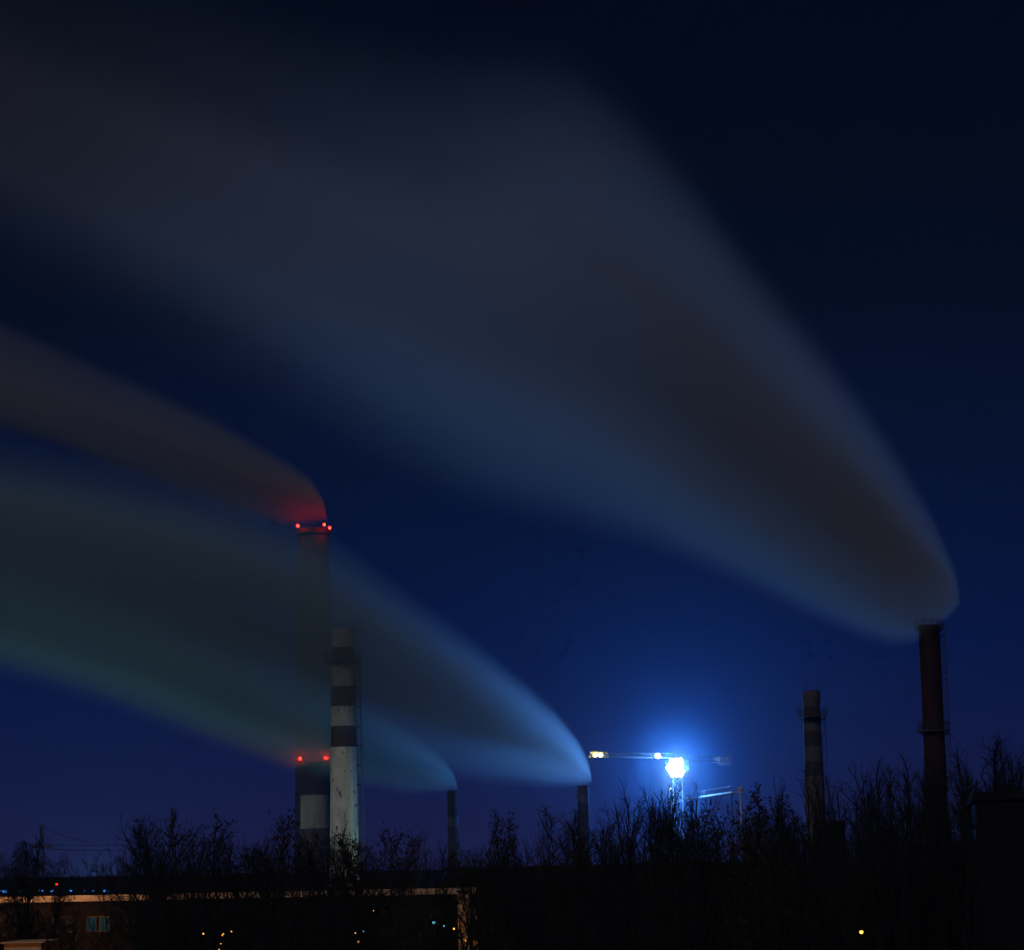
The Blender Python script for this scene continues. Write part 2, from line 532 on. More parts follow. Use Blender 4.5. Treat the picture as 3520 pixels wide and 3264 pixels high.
# floodlight bank on the mast
bank = MB()
lc = Vector((-.2, -1.6, zl - 1.0))
for q in (-.3, .45, 1.2, 1.95, 2.7): bank.box(lc + Vector((-2.1, .25, q)), lc + Vector((2.1, .37, q + .12)))
bank.bar(lc + Vector((-2.05, .3, 0)), lc + Vector((-2.05, .3, 2.5)), .06); bank.bar(lc + Vector((2.05, .3, 0)), lc + Vector((2.05, .3, 2.5)), .06)
bank.bar(lc + Vector((0, .3, 1.2)), Vector((0, -.9, zl + .2)), .08)
bk = bank.build('lamp_rack', M['crane_steel'], cr_)
for iz, nrow in enumerate((3, 4, 5, 4, 3)):
    for ix in range(nrow):
        q = lc + Vector(((ix - (nrow - 1) / 2) * .86, 0, 1.25 + (iz - 2) * .76))
        b = MB()
        vs = []
        for k in range(12):
            t = 2 * math.pi * k / 12
            vs.append((q.x + .38 * math.cos(t), q.y - .12, q.z + .38 * math.sin(t)))
        b.poly(vs + [(q.x, q.y - .16, q.z)], [((k + 1) % 12, k, 12) for k in range(12)])
        b.build('lamp_head', M['flood_head'], bk)
        b = MB()
        b.bar((q.x, q.y - .115, q.z), (q.x, q.y + .24, q.z), .40, .18, n=12)
        b.build('lamp_housing', M['crane_steel'], bk)
lc = lc + Vector((0, 0, .8))
fl = point_light('floodlight_beam', mast + lc + Vector((0, -.6, .45)), 620000, (.06, .33, 1.0), .9, 'SPOT')
point_light('floodlight_spill', mast + lc + Vector((-.3, -.9, .45)), 125000, (.05, .30, 1.0), .9)
fl.data.spot_size = math.radians(56); fl.data.spot_blend = 1.0
fl.rotation_euler = Vector((-.03, -1, .07)).to_track_quat('-Z', 'Y').to_euler()
# lamps on the jib
for (s, w, c, m) in ((5.0, 420, (.25, .55, 1), 'flood_head'), (JL - 1.2, 260, (1, .85, .35), 'jib_lamp'), (JL - 2.6, 260, (1, .85, .35), 'jib_lamp')):
    q = j0 + jdir * s + Z * (.35)
    b = MB(); b.bar(q + Vector((0, -.75, 0)), q + Vector((0, -.9, 0)), .30 if s > 6 else .42, .34 if s > 6 else .5, n=10); o = b.build('jib_lamp', M[m], cr_)
    b = MB(); b.bar(q + Vector((0, -.55, 0)), q + Vector((0, -.748, 0)), .15, .32, n=10); b.build('lamp_housing', M['crane_steel'], o)
    point_light('jib_lamp_beam', mast + q + Vector((0, -1.2, .15)), w, c, .2)
    point_light('jib_back_fill', mast + q + Vector((.3, .1, .15)), w * .12, c, .1)  # extra back light added so the lattice shows


point_light('mast_fill_beam', mast + Vector((-1.6, -2.6, zl - 4)), 2600, (.3, .62, 1), .2)  # fill light added to bring out the mast lattice
b = MB(); b.bar((-1.6, -2.45, zl - 4), (-1.6, -2.2, zl - 4), .16, .08, n=8); b.bar((-1.6, -2.2, zl - 4), (-.9, -.9, zl - 4), .04); b.build('mast_fill_lamp', M['crane_steel'], cr_)  # made-up fixture that carries the mast fill

# ------------------------------------------------------------------ buildings
def boxbuild(root, a, b_, mat, name='wall'):
    b = MB(); b.box(a, b_); return b.build(name, M[mat], root)


def window(root, cx, y, z0, w, hgt, pane='glass_dark', bars=1):
    """window on a wall facing the camera (-Y): frame proud, pane recessed"""
    f = MB(); t = .09
    f.box((cx - w / 2 - t, y - .06, z0 - t), (cx - w / 2, y + .05, z0 + hgt + t)); f.box((cx + w / 2, y - .06, z0 - t), (cx + w / 2 + t, y + .05, z0 + hgt + t))
    f.box((cx - w / 2, y - .058, z0 - t), (cx + w / 2, y + .05, z0)); f.box((cx - w / 2, y - .058, z0 + hgt), (cx + w / 2, y + .05, z0 + hgt + t))
    for k in range(bars):
        x = cx - w / 2 + w * (k + 1) / (bars + 1)
        f.box((x - .03, y - .05, z0), (x + .03, y + .04, z0 + hgt))
    f.box((cx - w / 2, y - .045, z0 + hgt * .6), (cx + w / 2, y + .035, z0 + hgt * .6 + .05))
    fo = f.build('window', M['frame'], root)
    p = MB(); p.poly([(cx - w / 2, y - .012, z0), (cx + w / 2, y - .012, z0), (cx + w / 2, y - .012, z0 + hgt), (cx - w / 2, y - .012, z0 + hgt)], [(0, 1, 2, 3)])
    p.build('pane', M[pane], fo)


# long flat-roofed hall on the left with an orange-lit fascia (local frame: origin at left end, on the ground)
D = 200.0
A = P(-260, 3098, D); B = P(1640, 3085, D)
zf1 = (P(400, 3073, D).z); zf0 = (P(400, 3094, D).z)
hall = empty('factory_hall', (A.x, D, 0), 'long low flat-roofed hall, its top fascia lit orange by street lamps', 'building')
LX = B.x - A.x
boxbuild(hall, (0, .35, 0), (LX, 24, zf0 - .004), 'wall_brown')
n_pan = 30
for k in range(n_pan):
    x0, x1 = LX * k / n_pan + .012, LX * (k + 1) / n_pan - .012
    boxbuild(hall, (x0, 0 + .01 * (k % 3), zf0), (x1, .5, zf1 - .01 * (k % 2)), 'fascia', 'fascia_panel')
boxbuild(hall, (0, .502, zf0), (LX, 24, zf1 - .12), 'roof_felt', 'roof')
for k in range(15):
    cx = 2.2 + k * LX / 15.0
    px = (cx + A.x) / D * F + CX
    lit = 'window_teal' if 270 < px < 400 else 'glass_dark'
    window(hall, cx, .35, P(300, 3197, D).z, 1.55, 1.05, 'glass_dark')
for px in (313, 358):
    q = P(px, 3197, D)
    window(hall, q.x - A.x, .28, q.z, .62, 1.0, 'window_teal', bars=1)

# low kiosk at the lower left corner, lit orange
D = 165.0
q0, q1 = P(25, 3236, D), P(110, 3236, D)
ki = empty('annex', (q0.x - .2, D, 0), 'small low annex at the bottom left corner, its wall lit orange', 'building')
boxbuild(ki, (0, 0, 0), (q1.x - q0.x + .8, 6, q0.z - .09), 'plaster')
boxbuild(ki, (-.2, -.25, q0.z - .088), (q1.x - q0.x + 1.0, 6.2, q0.z), 'plaster', 'roof_edge')

# dark hall filling the middle, flat roof just at the horizon
D = 255.0
A2, B2 = P(1535, 2972, D), P(2700, 2965, D)
zt2 = P(2000, 2971, D).z
h2 = empty('warehouse', (A2.x, D, 0), 'wide dark flat-roofed warehouse in the middle, behind the bare trees', 'building')
L2 = B2.x - A2.x
boxbuild(h2, (0, 0, 0), (L2, 30, zt2 - .3), 'wall_dark')
boxbuild(h2, (-.15, -.15, zt2 - .298), (L2 + .15, 30.15, zt2), 'roof_felt', 'roof')
for k in range(12):
    for zz in (4.0, 9.5):
        window(h2, 1.8 + k * L2 / 12.2, 0, zz, 1.7, 1.4)

# brick gable pier lit orange beside it
D = 190.0
q0, q1 = P(1573, 3060, D), P(1613, 3060, D)
pr = empty('stair_tower', (q0.x, D, 0), 'narrow rendered stair tower lit orange by a lamp, seen between the bare branches', 'building')
boxbuild(pr, (0, 0, 0), (q1.x - q0.x, 3.2, P(1590, 3122, D).z - .002), 'plaster')
boxbuild(pr, (-.03, .06, P(1590, 3122, D).z), (q1.x - q0.x - .06, 3.2, P(1590, 3060, D).z - .1), 'plaster', 'upper_wall')
boxbuild(pr, (-.12, -.08, P(1590, 3060, D).z - .098), (q1.x - q0.x + .08, 3.3, P(1590, 3060, D).z), 'roof_felt', 'roof')

# dark block at the right edge
D = 118.0
q0 = P(3354, 2722, D)
rbk = empty('apartment_block', (q0.x, D, 0), 'tall dark flat-roofed block cut by the right edge of the picture', 'building', rz=math.radians(-9))
H = q0.z
boxbuild(rbk, (0, 0, 0), (14, 18, H - .35), 'wall_dark')
boxbuild(rbk, (-.15, -.15, H - .348), (14.15, 18.15, H), 'roof_felt', 'roof')

# small block right beside the brick chimney
D = 330.0
q0, q1 = P(2853, 2820, D), P(2905, 2820, D)
sb = empty('lift_tower', (q0.x, D, 0), 'small dark square tower standing just right of the brick banded chimney', 'tower')
boxbuild(sb, (0, 0, 0), (q1.x - q0.x, 2.4, q0.z - .2), 'wall_dark')
boxbuild(sb, (-.1, -.1, q0.z - .198), (q1.x - q0.x + .1, 2.5, q0.z), 'roof_felt', 'roof')

# inclined-looking conveyor bridge under the crane, its edge lit
a, b2 = P(2296, 2748, 535), P(2514, 2721, 480)
ch = empty('conveyor_bridge', (a.x, a.y, 0), 'thin raised conveyor bridge under the crane, its edge lit white by the floodlight', 'conveyor bridge')
dv = Vector((b2.x - a.x, b2.y - a.y, 0)); Lh = dv.length; ch.rotation_euler = (0, 0, math.atan2(dv.y, dv.x))
zc = (a.z + b2.z) / 2
boxbuild(ch, (0, 0, zc - .3), (Lh, 2.4, zc), 'fascia', 'deck')
for k in range(3):
    x = .8 + k * (Lh - 1.6) / 2
    b = MB()
    for y in (.3, 2.1):
        b.bar((x, y, 0), (x, y, zc - .302), .12)
    for q in range(5): b.bar((x, .3, zc * q / 5.2), (x, 2.1, zc * (q + 1) / 5.2), .06)
    b.build('trestle', M['steel_dark'], ch)
b = MB()
for k in range(40):
    x = Lh * k / 40 + .2; b.bar((x, .05, zc), (x, .05, zc + 1.0), .03)
b.bar((0, .05, zc + 1.0), (Lh, .05, zc + 1.0), .035); b.build('railing', M['crane_steel'], ch)
b = MB(); b.bar((Lh + 3.4, 1, 0), (Lh + 3.4, 1, zc - .2), .2, n=8); b.rings([(.01, zc - .2), (.55, zc - .2), (.6, zc + .5), (.2, zc + .8), (.01, zc + .8)], 12, Lh + 3.4, 1)
b.build('vent_pipe', M['fascia'], ch)

# distant long shed on the left with a row of blue wall lamps
D = 520.0
a, b2 = P(-500, 3020, D), P(1500, 3000, D)
fs = empty('distant_shed', (a.x, D, 0), 'far-off long shed behind the left trees with a row of small blue lamps', 'building')
Ls = b2.x - a.x; zs_ = P(430, 3008, D).z
boxbuild(fs, (0, 0, 0), (Ls, 30, zs_ - .4), 'wall_dark')
boxbuild(fs, (-.3, -.3, zs_ - .398), (Ls + .3, 30.3, zs_), 'roof_felt', 'roof')
for (px, py, r) in ((6, 3060, .13), (17, 3062, .38), (70, 3061, .12), (83, 3061, .28), (135, 3059, .14), (147, 3059, .2), (183, 3059, .24), (176, 3062, .15), (244, 3060, .22),
                    (292, 3060, .16), (320, 3060, .2), (362, 3060, .38), (373, 3061, .13)):
    q = P(px, py, D - .8)
    b = MB(); b.bar((q.x - a.x, -.9, q.z - r * .6), (q.x - a.x, -.9, q.z + r * .6), r, n=8); o = b.build('wall_lamp', M['cool_lamp'], fs)
    b = MB(); b.box((q.x - a.x - .05, -.9, q.z + r * .61), (q.x - a.x + .05, -.002, q.z + r * .61 + .08)); b.build('bracket', M['steel_dark'], o)
# red signal on a post
q = P(195, 3040, 500)
sg = empty('signal_post', (q.x, 500, 0), 'thin post with a single small red light, left, above the blue lamps', 'signal')
b = MB(); b.bar((0, 0, 0), (0, 0, q.z - .2), .08, .06, n=6); b.build('post', M['steel_dark'], sg)
b = MB(); b.rings([(.01, q.z - .2), (.2, q.z - .12), (.24, q.z + .05), (.15, q.z + .22), (.01, q.z + .26)], 10); b.build('lens', M['red_lamp_small'], sg)


# ------------------------------------------------------------------ pylon and wires
D = 400.0
pb = P(141, 3000, D); pb.z = 0
zt = P(138, 2842, D).z
py_ = empty('pylon', pb, 'slim steel lattice pylon at the far left, above the weeping birches', 'pylon')
b = MB()
hw = lambda z: 1.35 * (1 - z / zt) + .14
nb = 14
zz = [zt * (1 - (1 - i / nb) ** 1.15) for i in range(nb + 1)]
C4 = [(-1, -1), (1, -1), (1, 1), (-1, 1)]
for za, zb_ in zip(zz[:-1], zz[1:]):
    for k in range(4):
        c, c2 = C4[k], C4[(k + 1) % 4]
        b.bar((c[0] * hw(za), c[1] * hw(za), za), (c[0] * hw(zb_), c[1] * hw(zb_), zb_), .045, caps=False)
        b.bar((c[0] * hw(za), c[1] * hw(za), za), (c2[0] * hw(zb_), c2[1] * hw(zb_), zb_), .022, caps=False)
        b.bar((c2[0] * hw(za), c2[1] * hw(za), za), (c[0] * hw(zb_), c[1] * hw(zb_), zb_), .022, caps=False)
b.build('lattice_mast', M['steel_dark'], py_)
b = MB(); b.box((-.4, -.4, zt), (.4, .4, zt + .35)); b.build('mast_cap', M['steel_dark'], py_)
for pyy in (2905, 2912):
    zc_ = P(138, pyy, D).z
    b = MB(); b.box((-1.6, -.12, zc_), (1.6, .12, zc_ + .18)); b.build('cross_arm', M['steel_dark'], py_)
    for s in (-1.45, 1.45):
        b = MB(); b.rings([(.05, zc_ - .5), (.13, zc_ - .4), (.06, zc_ - .28), (.13, zc_ - .18), (.05, zc_ - .002)], 8, s, 0); b.build('insulator', M['insulator'], py_)
for (p0, p1, r, sag, lab) in (((150, 2843, 400), (325, 2895, 372), .045, .35, 'thin wire running down to the right from the top of the pylon'),
                              ((158, 2914, 400), (640, 2893, 372), .06, .7, 'lower of the two level cables strung right from the pylon'),
                              ((158, 2902, 400), (640, 2884, 372), .05, .4, 'upper of the two level cables strung right from the pylon')):
    b = MB(); p0, p1 = P(*p0), P(*p1)
    prev = p0
    for i in range(1, 17):
        t = i / 16; q = p0.lerp(p1, t); q.z -= sag * 4 * t * (1 - t)
        b.bar(prev, q, r, n=3, caps=False); prev = q
    tag(b.build('cable', M['steel_dark']), lab, 'cable')


# ------------------------------------------------------------------ street lamps and small lights
def street_lamp(px, py, D, label, mat, r=.16, watt=0, colour=(1, .5, .15), cat='street lamp', group='street lamps behind the trees', side=1):
    q = P(px, py, D)
    o = empty('street_lamp', (q.x + side * .9, D, 0), label, cat, group)
    b = MB(); b.bar((0, 0, 0), (0, 0, q.z + .15), .1, .06, n=6); b.build('pole', M['pole_paint'], o)
    b = MB(); b.bar((0, 0, q.z + .15), (-side * .55, 0, q.z + .32), .05, n=5); b.bar((-side * .55, 0, q.z + .32), (-side * .8, 0, q.z + .26), .05, n=5)
    b.build('arm', M['pole_paint'], o)
    b = MB(); b.bar((-side * .9, 0, q.z + .12 + r * .5), (-side * .9, 0, q.z + .3 + r * .4), r * 1.5, r * .7, n=8); hd = b.build('lamp_hood', M['pole_paint'], o)
    b = MB(); b.rings([(.01, q.z - r), (r * .8, q.z - r * .6), (r, q.z), (r * .8, q.z + r * .5), (.01, q.z + r * .7)], 10, -side * .9, 0); b.build('bulb', M[mat], hd)
    if watt: point_light('street_lamp_glow', (q.x - side * .0, D - r - .25, q.z - .2), watt, colour, .15)
    return o


LAMPS = [(699, 3207, 'warm_lamp', 'small yellow lamp glinting low through the left trees, leftmost of a scattered cluster', .13),
         (764, 3212, 'warm_lamp', 'small yellow lamp low in the trees, lower of a close pair', .14),
         (768, 3207, 'warm_lamp', 'small yellow lamp low in the trees, upper of a close pair', .11),
         (796, 3199, 'warm_lamp', 'small yellow lamp just right of the close pair, low in the trees', .12),
         (759, 3241, 'warm_lamp', 'faint yellow lamp between the close pair and the bottom edge', .08),
         (753, 3262, 'warm_lamp', 'yellow lamp cut by the bottom edge under the close pair', .11),
         (1233, 3234, 'warm_lamp', 'orange lamp near the bottom edge, under the pale banded chimney', .17),
         (1221, 3205, 'warm_lamp', 'dim orange lamp just above the brighter one near the bottom edge', .10),
         (1249, 3199, 'cyan_lamp', 'tiny whitish lamp low under the pale banded chimney', .09),
         (1284, 3128, 'warm_lamp', 'tiny orange lamp highest among the lights under the pale banded chimney', .08),
         (1561, 3190, 'warm_lamp', 'bright orange-white lamp left of the orange-lit stair tower', .17),
         (1491, 3168, 'cyan_lamp', 'bright cyan lamp left of the orange-lit stair tower', .24),
         (1526, 3180, 'cyan_lamp', 'faint cyan lamp between the bright cyan one and the stair tower', .12),
         (2961, 3201, 'warm_lamp', 'lone bright yellow lamp low at the right, below the brick banded chimney', .22)]
for i, (px, py, m, lab, r) in enumerate(LAMPS):
    street_lamp(px, py, 150 if px != 2961 else 133, lab, m, r * (.38 if px != 2961 else .5), side=1 if i % 2 else -1)
# street lamps that light the orange fascia, annex and stair tower
def shaded(px, py, D_, watt, colour, aim, size):
    q = P(px, py, D_)
    o = point_light('street_lamp_glow', (q.x, D_, q.z - .2), watt, colour, .2, 'SPOT')
    o.data.spot_size = math.radians(size); o.data.spot_blend = .6
    o.rotation_euler = Vector(aim).to_track_quat('-Z', 'Y').to_euler()


street_lamp(-150, 3040, 190, 'tall sodium street lamp in front of the long hall, past the left edge', 'warm_lamp', .2)
shaded(-150, 3040, 190, 9000, (1, .40, .12), (.9, 1, -.15), 120)
street_lamp(560, 3062, 191, 'sodium street lamp in front of the long hall, hidden by the tall left clump', 'warm_lamp', .04)
shaded(560, 3062, 191, 500, (1, .36, .10), (.1, 1, -.05), 150)
street_lamp(-60, 3210, 158, 'low sodium street lamp beside the small annex, past the left edge', 'warm_lamp', .16)
shaded(-60, 3210, 158, 350, (1, .36, .06), (.8, 1, -.1), 130)
street_lamp(1600, 3230, 178, 'sodium street lamp at the foot of the stair tower, low in the branches', 'warm_lamp', .06, 900, (1, .38, .10))


# plant yard floodlights that light the pale chimney and the low plumes from the ground
def yard_light(x, y, z, watt, colour, label, aim=None, size=80):
    o = empty('yard_floodlight', (x, y, 0), label, 'floodlight', 'yard floodlights at the plant')
    b = MB(); b.bar((0, 0, 0), (0, 0, z - .3), .14, .09, n=6); b.build('mast', M['steel_dark'], o)
    b = MB(); b.box((-.35, -.15, z - .3), (.35, .15, z + .1)); hd = b.build('lamp_housing', M['crane_steel'], o)
    b = MB(); b.box((-.28, .153, z - .22), (.28, .19, z + .04)); b.build('lamp_glass', M['jib_lamp'], hd)
    lt = point_light('yard_floodlight_beam', (x, y, z + .7), watt, colour, .3, 'SPOT' if aim else 'POINT')
    if aim:
        lt.data.spot_size = math.radians(size); lt.data.spot_blend = .7
        lt.rotation_euler = (Vector(aim) - Vector((x, y, z + .7))).to_track_quat('-Z', 'Y').to_euler()


wx, wy = wc.location.x, wc.location.y
yard_light(wx - 10, wy - 34, 9, 3200, (.62, .85, 1.0), 'yard floodlight on a low mast in front of the pale banded chimney', (wx, wy, 26), 60)
yard_light(wx + 20, wy - 6, 9, 4200, (.70, 1.0, .20), 'yard floodlight on a low mast right of the pale banded chimney', (wx, wy, 22), 70)
yard_light(wx - 66, 592, 14, 60000, (.36, .84, .92), 'yard floodlight far left of the pale banded chimney')
yard_light(P(1000, 3000, 1000).x - 30, 985, 10, 6000, (.5, .9, .6), 'yard floodlight left of the squat two-tone chimney')
yard_light(P(2830, 3000, 408).x + 10, 400, 8, 160, (1, .30, .15), 'yard floodlight right of the brick banded chimney')
yard_light(P(2780, 3000, 408).x - 9, 398, 8, 140, (.15, 1.0, .55), 'yard floodlight left of the brick banded chimney')

# ------------------------------------------------------------------ trees
class TB:
    """fast tube collector"""
    def __init__(self): self.v, self.f = [], []

    def tube(self, pts, rads, n):
        base = len(self.v)
        for i, p in enumerate(pts):
            d = (pts[min(i + 1, len(pts) - 1)] - pts[max(i - 1, 0)])
            u = d.orthogonal().normalized(); w = d.cross(u).normalized()
            for k in range(n):
                t = 2 * math.pi * k / n
                self.v.append(tuple(p + (u * math.cos(t) + w * math.sin(t)) * rads[i]))
        for i in range(len(pts) - 1):
            for k in range(n):
                k2 = (k + 1) % n
                self.f.append((base + i * n + k, base + i * n + k2, base + (i + 1) * n + k2, base + (i + 1) * n + k))

    def leaf(self, p, s, rng):
        a = Vector((rng.gauss(0, 1), rng.gauss(0, 1), rng.gauss(0, 1))).normalized(); b = a.orthogonal().normalized()
        n0 = len(self.v)
        for c in (a * s, b * s * .6, -a * s, -b * s * .6): self.v.append(tuple(p + c))
        self.f.append((n0, n0 + 1, n0 + 2, n0 + 3))

    def mesh(self, name, mat, smooth=False):
        me = bpy.data.meshes.new(name); me.from_pydata(self.v, [], self.f); me.materials.append(mat); me.update(); return me


def make_tree(seed, style):
    """about 20 m tall; returns meshes (trunk, crown, leaves or None). styles: upright, spread, birch, leafy, poplar"""
    rng = random.Random(seed)
    H = 20.0
    tr, cn, lf = TB(), TB(), TB()
    stp = dict(upright=(.42, .30, .85, .045), spread=(.72, .36, .80, .035), birch=(.45, .26, .8, -.12), leafy=(.50, .30, .80, .03), poplar=(.24, .17, .8, .09))[style]
    ang1, lenf, _, lift = stp

    def path(p, d, L, nseg, wob, lift):
        pts = [p.copy()]; d = d.copy()
        for i in range(nseg):
            d = (d + Vector((rng.gauss(0, wob), rng.gauss(0, wob), rng.gauss(0, wob * .6) + lift))).normalized()
            p = p + d * (L / nseg); pts.append(p.copy())
        return pts

    def at_(pts, t):
        x = t * (len(pts) - 1); i = min(int(x), len(pts) - 2); return pts[i].lerp(pts[i + 1], x - i), (pts[i + 1] - pts[i]).normalized()

    def side(d, ang):
        u = d.orthogonal().normalized(); w = d.cross(u); t = rng.uniform(0, 2 * math.pi)
        return (d * math.cos(ang) + (u * math.cos(t) + w * math.sin(t)) * math.sin(ang)).normalized()
    stems = []
    nst = {'upright': rng.choice((2, 3, 3)), 'spread': 2, 'birch': 1, 'leafy': rng.choice((1, 2, 3)), 'poplar': 1}[style]
    fork = rng.uniform(3, 6)
    t0 = path(Vector((0, 0, -.2)), Vector((0, 0, 1)), fork + .2, 3, .03, 0)
    tr.tube(t0, [.26, .22, .20, .18], 7)
    for k in range(nst):
        a = 2 * math.pi * (k + rng.uniform(-.2, .2)) / nst
        lean = 0 if nst == 1 else rng.uniform(.12, .26)
        d = Vector((math.cos(a) * lean, math.sin(a) * lean, 1)).normalized()
        Ls = (H - fork) * (rng.uniform(.82, 1.0) if k else 1.0) / (1 + lean * lean * .5)
        ps = path(t0[-1], d, Ls, 9, .045, .03)
        rs = [(.19 if style == 'upright' else .16) * (1 - i / 9.6) ** 1.1 + .012 for i in range(10)]
        tr.tube(ps, rs, 6)
        stems.append((ps, Ls))
    n1 = {'upright': 26, 'spread': 26, 'birch': 34, 'leafy': 28, 'poplar': 46}[style] // (1 if nst == 1 else 1)
    for ps, Ls in stems:
        nn = max(10, int(n1 / (1 + .35 * (nst - 1))))
        for i in range(nn):
            t = .12 + .86 * (i + rng.random()) / nn
            p, d = at_(ps, t)
            prof = (1 - t) ** .7 * (.55 + .45 * math.sin(min(1, t * 2.2) * math.pi / 2)) + .10
            L1 = H * lenf * prof * rng.uniform(.7, 1.25)
            b1 = path(p, side(d, ang1 * rng.uniform(.7, 1.4)), L1, 5, .10, lift)
            r1_ = .018 + .016 * L1
            cn.tube(b1, [r1_ * (1 - j / 5.8) + .004 for j in range(6)], 4)
            n2 = int(3 + L1 * 1.7)
            for j in range(n2):
                q, d2 = at_(b1, .15 + .83 * (j + rng.random()) / n2)
                L2 = (.35 + .36 * L1) * rng.uniform(.45, 1.1) * (1 - .4 * j / n2)
                b2_ = path(q, side(d2, rng.uniform(.45, .95)), L2, 3, .13, lift * 1.3)
                cn.tube(b2_, [.022, .018, .013, .008], 3)
                n3 = int(1 + L2 * {'spread': 4.4, 'upright': 3.1, 'poplar': 3.0, 'leafy': 3.4, 'birch': 4.0}[style])
                for k3 in range(n3):
                    q3, d3 = at_(b2_, .2 + .8 * (k3 + rng.random()) / n3)
                    L3 = rng.uniform(.3, .8)
                    dd = side(d3, rng.uniform(.35, .9))
                    if style == 'birch': dd = (dd + Vector((0, 0, -.9))).normalized(); L3 *= 2.1
                    b3 = path(q3, dd, L3, 2, .12, lift * 1.5 if style != 'birch' else -.3)
                    cn.tube(b3, [.012, .010, .006], 3)
                    if style == 'leafy' and rng.random() < (.35 if t < .75 else .8):
                        for _ in range(rng.choice((2, 3, 5))):
                            lf.leaf(b3[-1] + Vector((rng.gauss(0, .13), rng.gauss(0, .13), rng.gauss(0, .11))), rng.uniform(.07, .15), rng)
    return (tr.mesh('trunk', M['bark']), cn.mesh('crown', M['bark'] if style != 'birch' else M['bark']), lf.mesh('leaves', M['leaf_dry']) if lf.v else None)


SPECIES = {'upright': [make_tree(s, 'upright') for s in (11, 12, 13, 14)], 'spread': [make_tree(s, 'spread') for s in (21, 22)], 'birch': [make_tree(s, 'birch') for s in (31, 32)],
           'leafy': [make_tree(s, 'leafy') for s in (41, 42, 43)], 'poplar': [make_tree(s, 'poplar') for s in (51, 52)]}
trng = random.Random(77)
tree_n = [0]


def plant(px, ptop, D, style, label, group=None, wide=1.0):
    tree_n[0] += 1
    top = P(px, ptop, D)
    me = SPECIES[style][tree_n[0] % len(SPECIES[style])]
    name = {'birch': 'birch_tree', 'poplar': 'poplar_tree'}.get(style, 'bare_tree')
    o = empty(name, (top.x, D, 0), label, 'tree', group)
    s = top.z / 20.3
    w = s * wide * trng.uniform(.9, 1.1)
    for nm, m_ in zip(('trunk', 'crown', 'leaves'), me):
        if m_ is None: continue
        c = bpy.data.objects.new(nm, m_); col.objects.link(c); c.parent = o
    o.scale = (w, w, s)
    o.rotation_euler = (0, 0, trng.uniform(0, 6.28))
    return o


TREES = [
    (45, 2862, 178, 'birch', 'weeping birch at the far left edge, its twigs hanging down', 1.0),
    (112, 2872, 181, 'birch', 'weeping birch left of the lattice pylon', .9),
    (165, 2925, 176, 'birch', 'lower weeping birch right of the lattice pylon', .7),
    (565, 2792, 182, 'spread', 'broad bare tree with a rounded top, left half of the tallest clump on the left', 1.0),
    (655, 2786, 180, 'leafy', 'tree with clumps of leftover leaves, right half of the tallest clump on the left', .85),
    (878, 2802, 176, 'leafy', 'tree with tufted leafy tips, left of the squat two-tone chimney', .75),
    (955, 2842, 180, 'leafy', 'lower tree with tufted tips just left of the squat two-tone chimney', .6),
    (1185, 2800, 172, 'upright', 'fine-twigged bare tree in front of the foot of the pale banded chimney', .75),
    (1645, 2812, 176, 'leafy', 'tree with sparse leaves just right of the nearer small stack', .7),
    (1735, 2818, 172, 'leafy', 'tree with sparse leaves between the two small stacks', .6),
    (1905, 2752, 178, 'spread', 'broad twiggy tree just left of the stack with the blue-lit smoke', .8),
    (2110, 2688, 170, 'upright', 'bare tree with rising branches left of the crane mast', .8),
    (2205, 2668, 168, 'upright', 'bare tree just left of the floodlight, its twigs lit blue', .75),
    (2300, 2690, 174, 'upright', 'bare tree right in front of the crane mast', .6),
    (2395, 2715, 176, 'upright', 'bare tree just right of the crane mast', .6),
    (2560, 2735, 164, 'leafy', 'dense leafy tree right of the crane, blue glow behind it', .85),
    (2660, 2745, 160, 'leafy', 'dense leafy tree left of the brick banded chimney', .75),
    (2722, 2640, 152, 'upright', 'tall slender bare tree touching the left side of the brick banded chimney', .65),
    (2915, 2640, 148, 'upright', 'tall bare tree just right of the brick banded chimney', .8),
    (3010, 2622, 150, 'poplar', 'tall narrow bare tree between the two right-hand chimneys', 1.1),
    (3120, 2618, 146, 'upright', 'tall bare tree just left of the rusty chimney', .75),
    (3290, 2590, 150, 'upright', 'tall bare tree just right of the rusty chimney', .7),
    (3382, 2522, 158, 'poplar', 'tallest bare tree, rising behind the block at the right edge', 1.5),
    (3500, 2560, 156, 'upright', 'tall bare tree at the right edge behind the dark block', .8),
]
for (px, pt, D_, st_, lab, w_) in TREES:
    plant(px, pt, D_, st_, lab, None, w_)

